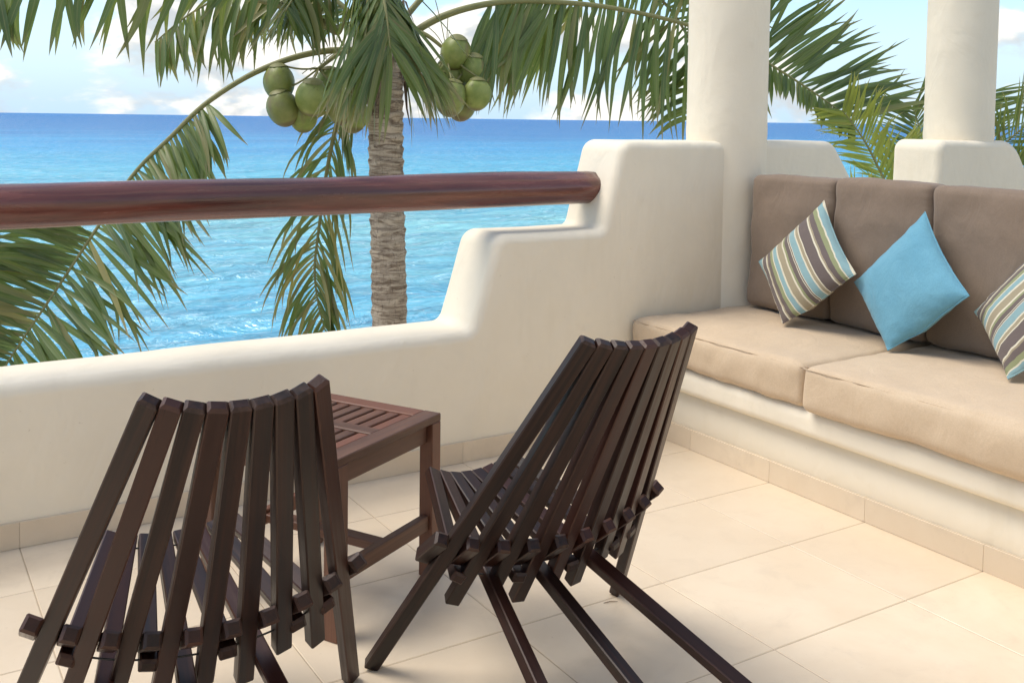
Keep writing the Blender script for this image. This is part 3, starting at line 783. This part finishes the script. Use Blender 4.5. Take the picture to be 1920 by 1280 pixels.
def frond(parent, path, n_pairs, Lmax, W, sweep, sides, droop, t0, seed, mat=None, r0_=.024, single=True, jit=.16, prof=None, drymix=0.0, label=None, extra=0):
    """sides: two functions t -> world direction for each leaflet row."""
    mat = mat or M_LEAF; rnd = random.Random(seed)
    P = spline(path, 60); v_, f_ = tube(P, [r0_ * (1 - .88 * k / 59) + .0015 for k in range(60)], 7)
    fr = mesh_obj("frond", v_, f_, M_RACHIS, parent, smooth=True)
    if label: fr["label"] = label
    geos = []
    n_single = None
    two = lambda q: q if isinstance(q, tuple) else (q, q)
    n_pairs, sweep, droop, t0 = two(n_pairs), two(sweep), two(droop), two(t0)
    rows = [(s, k, n_pairs[s]) for s in range(2) for k in range(n_pairs[s])]; n_single = len(rows)
    rows += [(s, k, extra) for s in range(2) for k in range(extra)]
    if True:
        for s, k, cnt in rows:
            t = t0[s] + (1 - t0[s]) * (k + rnd.uniform(.2, .8)) / cnt
            f = t * 58.999; i = int(f); q = P[i].lerp(P[i + 1], f - i); tg = (P[i + 1] - P[i]).normalized()
            sd = sides[s](t); sd = (sd - tg * sd.dot(tg)).normalized()
            sw = sweep[s](t) + rnd.gauss(0, jit * .6)
            d = sd * math.cos(sw) + tg * math.sin(sw) + Vector((rnd.gauss(0, jit * .5), rnd.gauss(0, jit * .5), rnd.gauss(0, jit * .5)))
            u = (t - t0[s]) / (1 - t0[s])
            Lp = (prof[s] if isinstance(prof, tuple) else prof)(u) if prof else (.45 + 1.5 * u * (1 - u) * 1.35 if u < .55 else max(.30, 1.0 - (u - .55) * 1.2))
            L = Lmax * min(1.2, Lp) * rnd.uniform(.82, 1.08)
            nrm = tg.cross(d)
            if nrm.z < 0: nrm = -nrm
            dr = droop[s](t) * rnd.uniform(.65, 1.4)
            geos.append((leaflet_geo(q, d, nrm, L, W * rnd.uniform(.75, 1.15), dr, rnd.gauss(0, .5), rnd.random()), M_LEAFDRY if rnd.random() < drymix else mat))
    if single:
        if extra: stuff(link_mesh("leaflet_mass", leaf_mesh("leaflet_mass", [g for g, m_ in geos[n_single:]], mat), None, fr))
        for g, mt in geos[:n_single]: link_mesh("leaflet", leaf_mesh("leaflet", [g], mt), None, fr)
    else:
        for mt in (mat, M_LEAFDRY):
            gs = [g for g, m_ in geos if m_ is mt]
            if gs: stuff(link_mesh("leaflet_mass", leaf_mesh("leaflet_mass", gs, mt), None, fr))
    return fr
V = Vector
palm = empty("coconut_palm", (2.98, 6.30, -4.9))
tag(palm, "tall coconut palm with green nuts standing before the sea beyond the handrail", "palm tree")
palm.matrix_world = Matrix.Translation((2.98, 6.30, -4.9)); bpy.context.view_layer.update()
class Rel:      # children of the palm are given in world coordinates and stored relative to its base
    pass
def rel(o):
    o.matrix_parent_inverse = Matrix.Translation((-2.98, -6.30, 4.9)); return o
# trunk with leaf-scar rings
tp = spline([(3.02, 6.05, -5.0), (2.99, 6.22, -2.6), (2.98, 6.31, 0), (2.98, 6.38, 1.0), (2.985, 6.42, 1.66), (2.99, 6.44, 2.15)], 180)
n = 28; vs, fs = [], []
ring = 0
for i, p in enumerate(tp):
    ph = (p.z * 12.5 + 1.1 * noise.noise((0, 0, p.z * 2.2))) % 1.0
    base_r = .120 + .09 * max(0, (-4.2 - p.z)) + .016 * max(0, p.z - 1.2) - .004 * min(1, max(0, (p.z + 1) / 3))
    for k in range(n):
        w = 2 * math.pi * k / n; wob = .16 * math.sin(w * 1 + p.z) + .28 * noise.noise((math.cos(w) * 2, math.sin(w) * 2, p.z * 2))
        q = (ph + wob) % 1.0
        r = base_r * (1 + .10 * (q ** 3) - .035 * (1 - q) + .03 * noise.noise((math.cos(w) * 3, math.sin(w) * 3, p.z * 9)))
        vs.append((p.x + r * math.cos(w), p.y + r * math.sin(w), p.z))
for i in range(len(tp) - 1):
    for k in range(n): fs.append((i * n + k, i * n + (k + 1) % n, (i + 1) * n + (k + 1) % n, (i + 1) * n + k))
rel(mesh_obj("trunk", vs, fs, M_BARK, palm, smooth=True))
# fibrous crown base
fib = []
vs, fs = [], []; rnd = random.Random(3)
for k in range(34):
    a = rnd.uniform(0, 2 * math.pi); z = rnd.uniform(1.72, 2.25); r = .11 + rnd.uniform(0, .05)
    p = V((2.985 + r * math.cos(a), 6.42 + r * math.sin(a), z)); out = V((math.cos(a), math.sin(a), 0))
    L = rnd.uniform(.15, .42); w = rnd.uniform(.02, .06); ac = out.cross(V((0, 0, 1)))
    o = len(vs)
    for t in (0, .35, .7, 1): 
        c_ = p + out * (.06 * t) - V((0, 0, L * t)) + ac * rnd.gauss(0, .015); ww = w * (1 - t * .85)
        vs += [c_ - ac * ww, c_ + ac * ww]
    for t in range(3): fs.append((o + 2 * t, o + 2 * t + 1, o + 2 * t + 3, o + 2 * t + 2))
rel(stuff(mesh_obj("crown_fibre", vs, fs, M_FIBRE, palm)))

down = V((0, 0, -1)); view_r = V((.847, -.531, 0)); toward = V((-.531, -.847, 0))
def const(v_): return lambda t: v_
A = [(2.95, 6.42, 1.72), (2.87, 6.44, 1.80), (2.69, 6.49, 1.85), (2.41, 6.55, 1.80), (2.11, 6.62, 1.67), (1.82, 6.66, 1.47), (1.62, 6.72, 1.26), (1.40, 6.78, 1.02), (1.17, 6.79, .67), (.92, 6.80, .28), (.68, 6.81, -.09), (.44, 6.82, -.49)]
rel(frond(palm, A, (54, 30), .84, .039, (lambda t: .18, lambda t: .15), (const(view_r * .95 + toward * .25 + V((0, 0, -.02))), const(-view_r * .9 + toward * .3 + V((0, 0, .25)))), (lambda t: .50, lambda t: .35), (.45, .73), 21, r0_=.026, drymix=.16,
          extra=64, prof=lambda u: .60 + 1.0 * u if u < .42 else 1.0 - .45 * (u - .42), label="long drooping green frond hanging low beneath the handrail"))
B = [(2.95, 6.45, 1.70), (2.91, 6.53, 1.73), (2.83, 6.68, 1.55), (2.78, 6.77, 1.37), (2.74, 6.88, .98), (2.69, 6.89, .59), (2.66, 6.89, .32), (2.67, 6.86, .09), (2.70, 6.80, -.12)]
rel(frond(palm, B, (60, 52), .70, .026, (lambda t: .85, lambda t: .70), (const(view_r * .8 + toward * .3), const(-view_r * .9 + toward * .2)), (lambda t: 2.2, lambda t: 1.5), (.22, .25), 22, r0_=.022, drymix=.42, jit=.24, single=False,
          label="half dried frond hanging straight down beside the trunk"))
Cc = [(2.97, 6.39, 1.98), (2.80, 6.22, 2.24), (2.64, 5.97, 2.39), (2.53, 5.69, 2.39), (2.46, 5.43, 2.26), (2.44, 5.26, 2.04), (2.44, 5.18, 1.78)]
rel(frond(palm, Cc, (46, 34), 1.10, .038, (lambda t: .25 + .75 * t, lambda t: .25 + .85 * t), (const(view_r * .50 + V((0, 0, -.9)) + toward * .1), const(-view_r * .10 + V((0, 0, -1)) + toward * .25)), (lambda t: .55, lambda t: .6), (.15, .20), 23, extra=64, r0_=.026, drymix=.20, jit=.20,
          label="frond arching towards the terrace in front of the trunk top"))
D = [(3.0, 6.42, 1.75), (3.09, 6.37, 1.88), (3.2, 6.3, 2.02), (3.42, 6.17, 2.14), (3.76, 6.09, 2.22), (4.13, 5.97, 2.23), (4.54, 5.83, 2.2), (5.03, 5.63, 2.1), (5.4, 5.52, 1.97), (5.7, 5.43, 1.82), (6.01, 5.29, 1.62), (6.28, 5.16, 1.42)]
def up_side(t):
    k = min(1, max(0, (t - .44) / .12)); return -toward * .35 + V((0, 0, -.9 * (1 - k) + 1.0 * k))
rel(frond(palm, D, (66, 58), .98, .042, (lambda t: max(-.55, -.55 + 2.2 * (t - .36)) if t < .8 else .45, lambda t: -.45 + 2.4 * (t - .36) if t < .60 else .12 + 1.5 * (t - .60)), (lambda t: toward * .35 + down, up_side), (lambda t: .40, lambda t: .6 - .5 * min(1, t / .7)), (.33, .36), 24, r0_=.030, drymix=.12, jit=.13,
          extra=54, prof=(lambda u: .80 + .4 * u if u < .45 else max(.22, 1.0 - 2.6 * (u - .45)), lambda u: .80 + .6 * u if u < .6 else 1.15 - .75 * (u - .6)), label="broad frond reaching out behind the corner column"))
E_ = [(2.95, 6.40, 1.85), (2.91, 6.37, 1.98), (2.62, 6.33, 2.28), (2.32, 6.29, 2.42), (1.91, 6.31, 2.46), (1.47, 6.35, 2.42), (1.05, 6.37, 2.31), (.67, 6.48, 2.15), (.4, 6.52, 1.97)]
rel(frond(palm, E_, 28, .78, .050, lambda t: .45, (const(down + toward * .3), const(down * .7 - toward * .6)), lambda t: .5, .22, 25, r0_=.026, single=False, jit=.25, drymix=.1))
F_ = [(2.95, 6.45, 1.85), (2.89, 6.50, 1.95), (2.78, 6.70, 2.18), (2.61, 6.87, 2.31), (2.40, 7.06, 2.33), (2.14, 7.22, 2.26), (1.89, 7.37, 2.10), (1.69, 7.48, 1.91)]
rel(frond(palm, F_, 46, .74, .038, lambda t: .55, (const(down + toward * .4), const(down * .6 - toward * .7)), lambda t: .7, .20, 26, r0_=.024, single=False, jit=.2, drymix=.12))
K_ = [(2.97, 6.42, 1.95), (2.97, 6.45, 2.03), (2.76, 6.48, 2.34), (2.56, 6.37, 2.38), (2.40, 6.23, 2.32), (2.26, 6.14, 2.19), (2.17, 6.13, 2.05)]
rel(frond(palm, K_, 30, .62, .038, lambda t: .55, (const(down + view_r * .3), const(down - view_r * .6)), lambda t: .6, .30, 28, r0_=.022, single=False, jit=.2, drymix=.12))
G_ = [(3.0, 6.45, 1.9), (3.11, 6.48, 2.04), (3.59, 6.56, 2.49), (4.18, 6.56, 2.69), (4.78, 6.41, 2.62), (5.23, 6.24, 2.39), (5.44, 6.09, 2.06), (5.50, 6.02, 1.73), (5.39, 5.96, 1.43)]
rel(frond(palm, G_, 46, .80, .040, lambda t: .35, (const(-view_r + down * .35), const(view_r + down * .2)), lambda t: .6, .35, 27, r0_=.026, single=False, drymix=.12))
# a curled yellow-green leaf sheath strip in front of the crown
sp = spline([(2.11, 6.52, 2.15), (2.26, 6.43, 2.11), (2.42, 6.32, 2.04), (2.52, 6.20, 1.96), (2.56, 6.16, 1.98), (2.58, 6.15, 2.11), (2.56, 6.17, 2.24)], 24)
vs, fs = [], []
for i, p in enumerate(sp):
    w = .030 * math.sin(math.pi * min(1, (i + 3) / 27)) + .004
    vs += [p + V((0, -.006, w)), p + V((-.012, -.012, 0)), p + V((0, -.006, -w)), p + V((.006, .006, 0))]
for i in range(23):
    for k in range(4): fs.append((i * 4 + k, i * 4 + (k + 1) % 4, (i + 1) * 4 + (k + 1) % 4, (i + 1) * 4 + k))
rel(mesh_obj("leaf_sheath", vs, fs, M_RACHIS, palm, smooth=True))
# fruit stalks and nuts
def coconut(p, tilt, az, s):
    n, m = 18, 14; vs, fs = [], []
    for i in range(m + 1):
        v_ = math.pi * i / m; z = math.cos(v_)
        for k in range(n):
            w = 2 * math.pi * k / n
            r = math.sin(v_) * (1 + .085 * math.cos(3 * w + .4) * math.sin(v_)) * (1 - .10 * z * z * (z > 0))
            vs.append((r * .100 * s * math.cos(w), r * .100 * s * math.sin(w), z * .122 * s * (1.06 if z < 0 else .95)))
    for i in range(m):
        for k in range(n): fs.append((i * n + k, (i + 1) * n + k, (i + 1) * n + (k + 1) % n, i * n + (k + 1) % n))
    bm = bmesh.new(); bv = [bm.verts.new(q) for q in vs]
    for f_ in fs: bm.faces.new([bv[i] for i in f_])
    bmesh.ops.remove_doubles(bm, verts=bm.verts[:], dist=.0005)
    o = bm_obj("coconut", bm, M_COCO, palm, smooth=True)
    o.rotation_euler = (tilt, 0, az); o.location = p
    # calyx cap as a sub-part
    cv, cf = [], []
    for i in range(4):
        v_ = .62 * i / 3
        for k in range(10):
            w = 2 * math.pi * k / 10; e = 1.05 + (.10 if (k % 3 == 0 and i == 3) else 0)
            cv.append((math.sin(v_ * e) * .102 * s * math.cos(w), math.sin(v_ * e) * .102 * s * math.sin(w), math.cos(v_ * e) * .118 * s * .985 + .004))
    for i in range(3):
        for k in range(10): cf.append((i * 10 + k, (i + 1) * 10 + k, (i + 1) * 10 + (k + 1) % 10, i * 10 + (k + 1) % 10))
    mesh_obj("calyx", cv, cf, M_RACHIS, o, smooth=True)
    return rel(o)
rnd = random.Random(5)
LN = [(2.28, 6.56, 1.63), (2.28, 6.49, 1.46), (2.43, 6.34, 1.53), (2.43, 6.51, 1.41), (2.63, 6.34, 1.47), (2.62, 6.52, 1.63), (2.72, 6.36, 1.42)]
RN = [(3.35, 6.08, 1.85), (3.47, 6.06, 1.73), (3.42, 5.91, 1.57), (3.36, 6.17, 1.70), (3.25, 5.95, 1.54), (3.41, 6.10, 1.50), (3.24, 6.13, 1.62)]
for cl, hub, root_ in ((LN, V((2.52, 6.47, 1.72)), V((2.90, 6.43, 1.86))), (RN, V((3.30, 6.12, 1.86)), V((3.06, 6.38, 1.98)))):
    v_, f_ = tube(spline([root_, root_.lerp(hub, .5) + V((0, 0, .06)), hub], 14), [.020 - .0006 * k for k in range(14)], 7)
    st = rel(mesh_obj("fruit_stalk", v_, f_, M_RACHIS, palm, smooth=True))
    for q in cl:
        q = V(q); coconut(q, rnd.uniform(-.35, .35), rnd.uniform(0, 6.2), rnd.uniform(.93, 1.06))
        v_, f_ = tube(spline([hub, hub.lerp(q, .5) + V((0, 0, .04)), q + V((0, 0, .11))], 8), .007, 5)
        mesh_obj("twig", v_, f_, M_RACHIS, st, smooth=True)
    for k in range(9):
        dvec = V((rnd.gauss(0, .6), rnd.gauss(0, .6), rnd.gauss(-.3, .5))).normalized() * rnd.uniform(.2, .38)
        v_, f_ = tube(spline([hub, hub + dvec * .5 + V((0, 0, .02)), hub + dvec], 6), .003, 4)
        mesh_obj("twig", v_, f_, M_RACHIS, st)

def small_palm(base, crown, paths, label, mat, seed, W, Ll, pairs):
    root = empty("young_palm", base); tag(root, label, "palm tree", "young palms beyond the bench")
    bpy.context.view_layer.update(); inv = Matrix.Translation((-base[0], -base[1], -base[2]))
    def rl(o): o.matrix_parent_inverse = inv; return o
    b0, c0 = V(base), V(crown)
    v_, f_ = tube(spline([b0, b0.lerp(c0, .5) + V((.06, .05, 0)), c0], 30), [.13 - .0018 * k for k in range(30)], 12)
    rl(mesh_obj("trunk", v_, f_, M_BARK, root, smooth=True))
    for i, pts in enumerate(paths):
        dv = (V(pts[-1]) - V(pts[0])).normalized(); acr = dv.cross(toward).normalized()
        rl(frond(root, pts, pairs, Ll, W, lambda t: .70, (const(acr + toward * .35), const(-acr + toward * .35)), lambda t: .10, .22, seed + i, mat=mat, r0_=.013, single=False, jit=.12,
                 prof=lambda u: .65 + .7 * u if u < .5 else 1.0 - .55 * (u - .5)))
small_palm((6.75, 4.95, -4.8), (6.60, 4.86, 0.51), [
    [(6.56, 4.82, 0.55), (6.45, 4.91, 0.84), (6.37, 4.98, 1.06), (6.28, 5.04, 1.26), (6.19, 5.11, 1.42), (6.14, 5.15, 1.50)],
    [(6.66, 4.88, 0.54), (6.70, 4.98, 0.84), (6.76, 5.06, 1.05), (6.80, 5.14, 1.23)],
    [(6.57, 4.82, 0.55), (6.19, 4.83, 0.72), (5.84, 4.82, 0.81), (5.52, 4.78, 0.74)]],
    "bright yellow green young palm showing in the gap above the bench cushions", M_LEAFNEW, 41, .019, .40, 40)
small_palm((7.85, 5.35, -4.8), (7.72, 5.28, 0.50), [
    [(7.69, 5.29, 0.54), (7.61, 5.37, 0.95), (7.53, 5.44, 1.22), (7.49, 5.48, 1.42), (7.45, 5.51, 1.55)],
    [(7.73, 5.27, 0.54), (7.80, 5.13, 0.96), (7.90, 4.97, 1.23), (8.01, 4.79, 1.43), (8.10, 4.63, 1.51)],
    [(7.73, 5.27, 0.54), (7.78, 5.02, 0.83), (7.89, 4.73, 1.06), (7.99, 4.44, 1.15)],
    [(7.73, 5.27, 0.54), (7.91, 5.30, 0.99), (8.08, 5.34, 1.41), (8.26, 5.36, 1.69)]],
    "green young palm fanning out behind the farther column", M_LEAF, 61, .020, .58, 38)
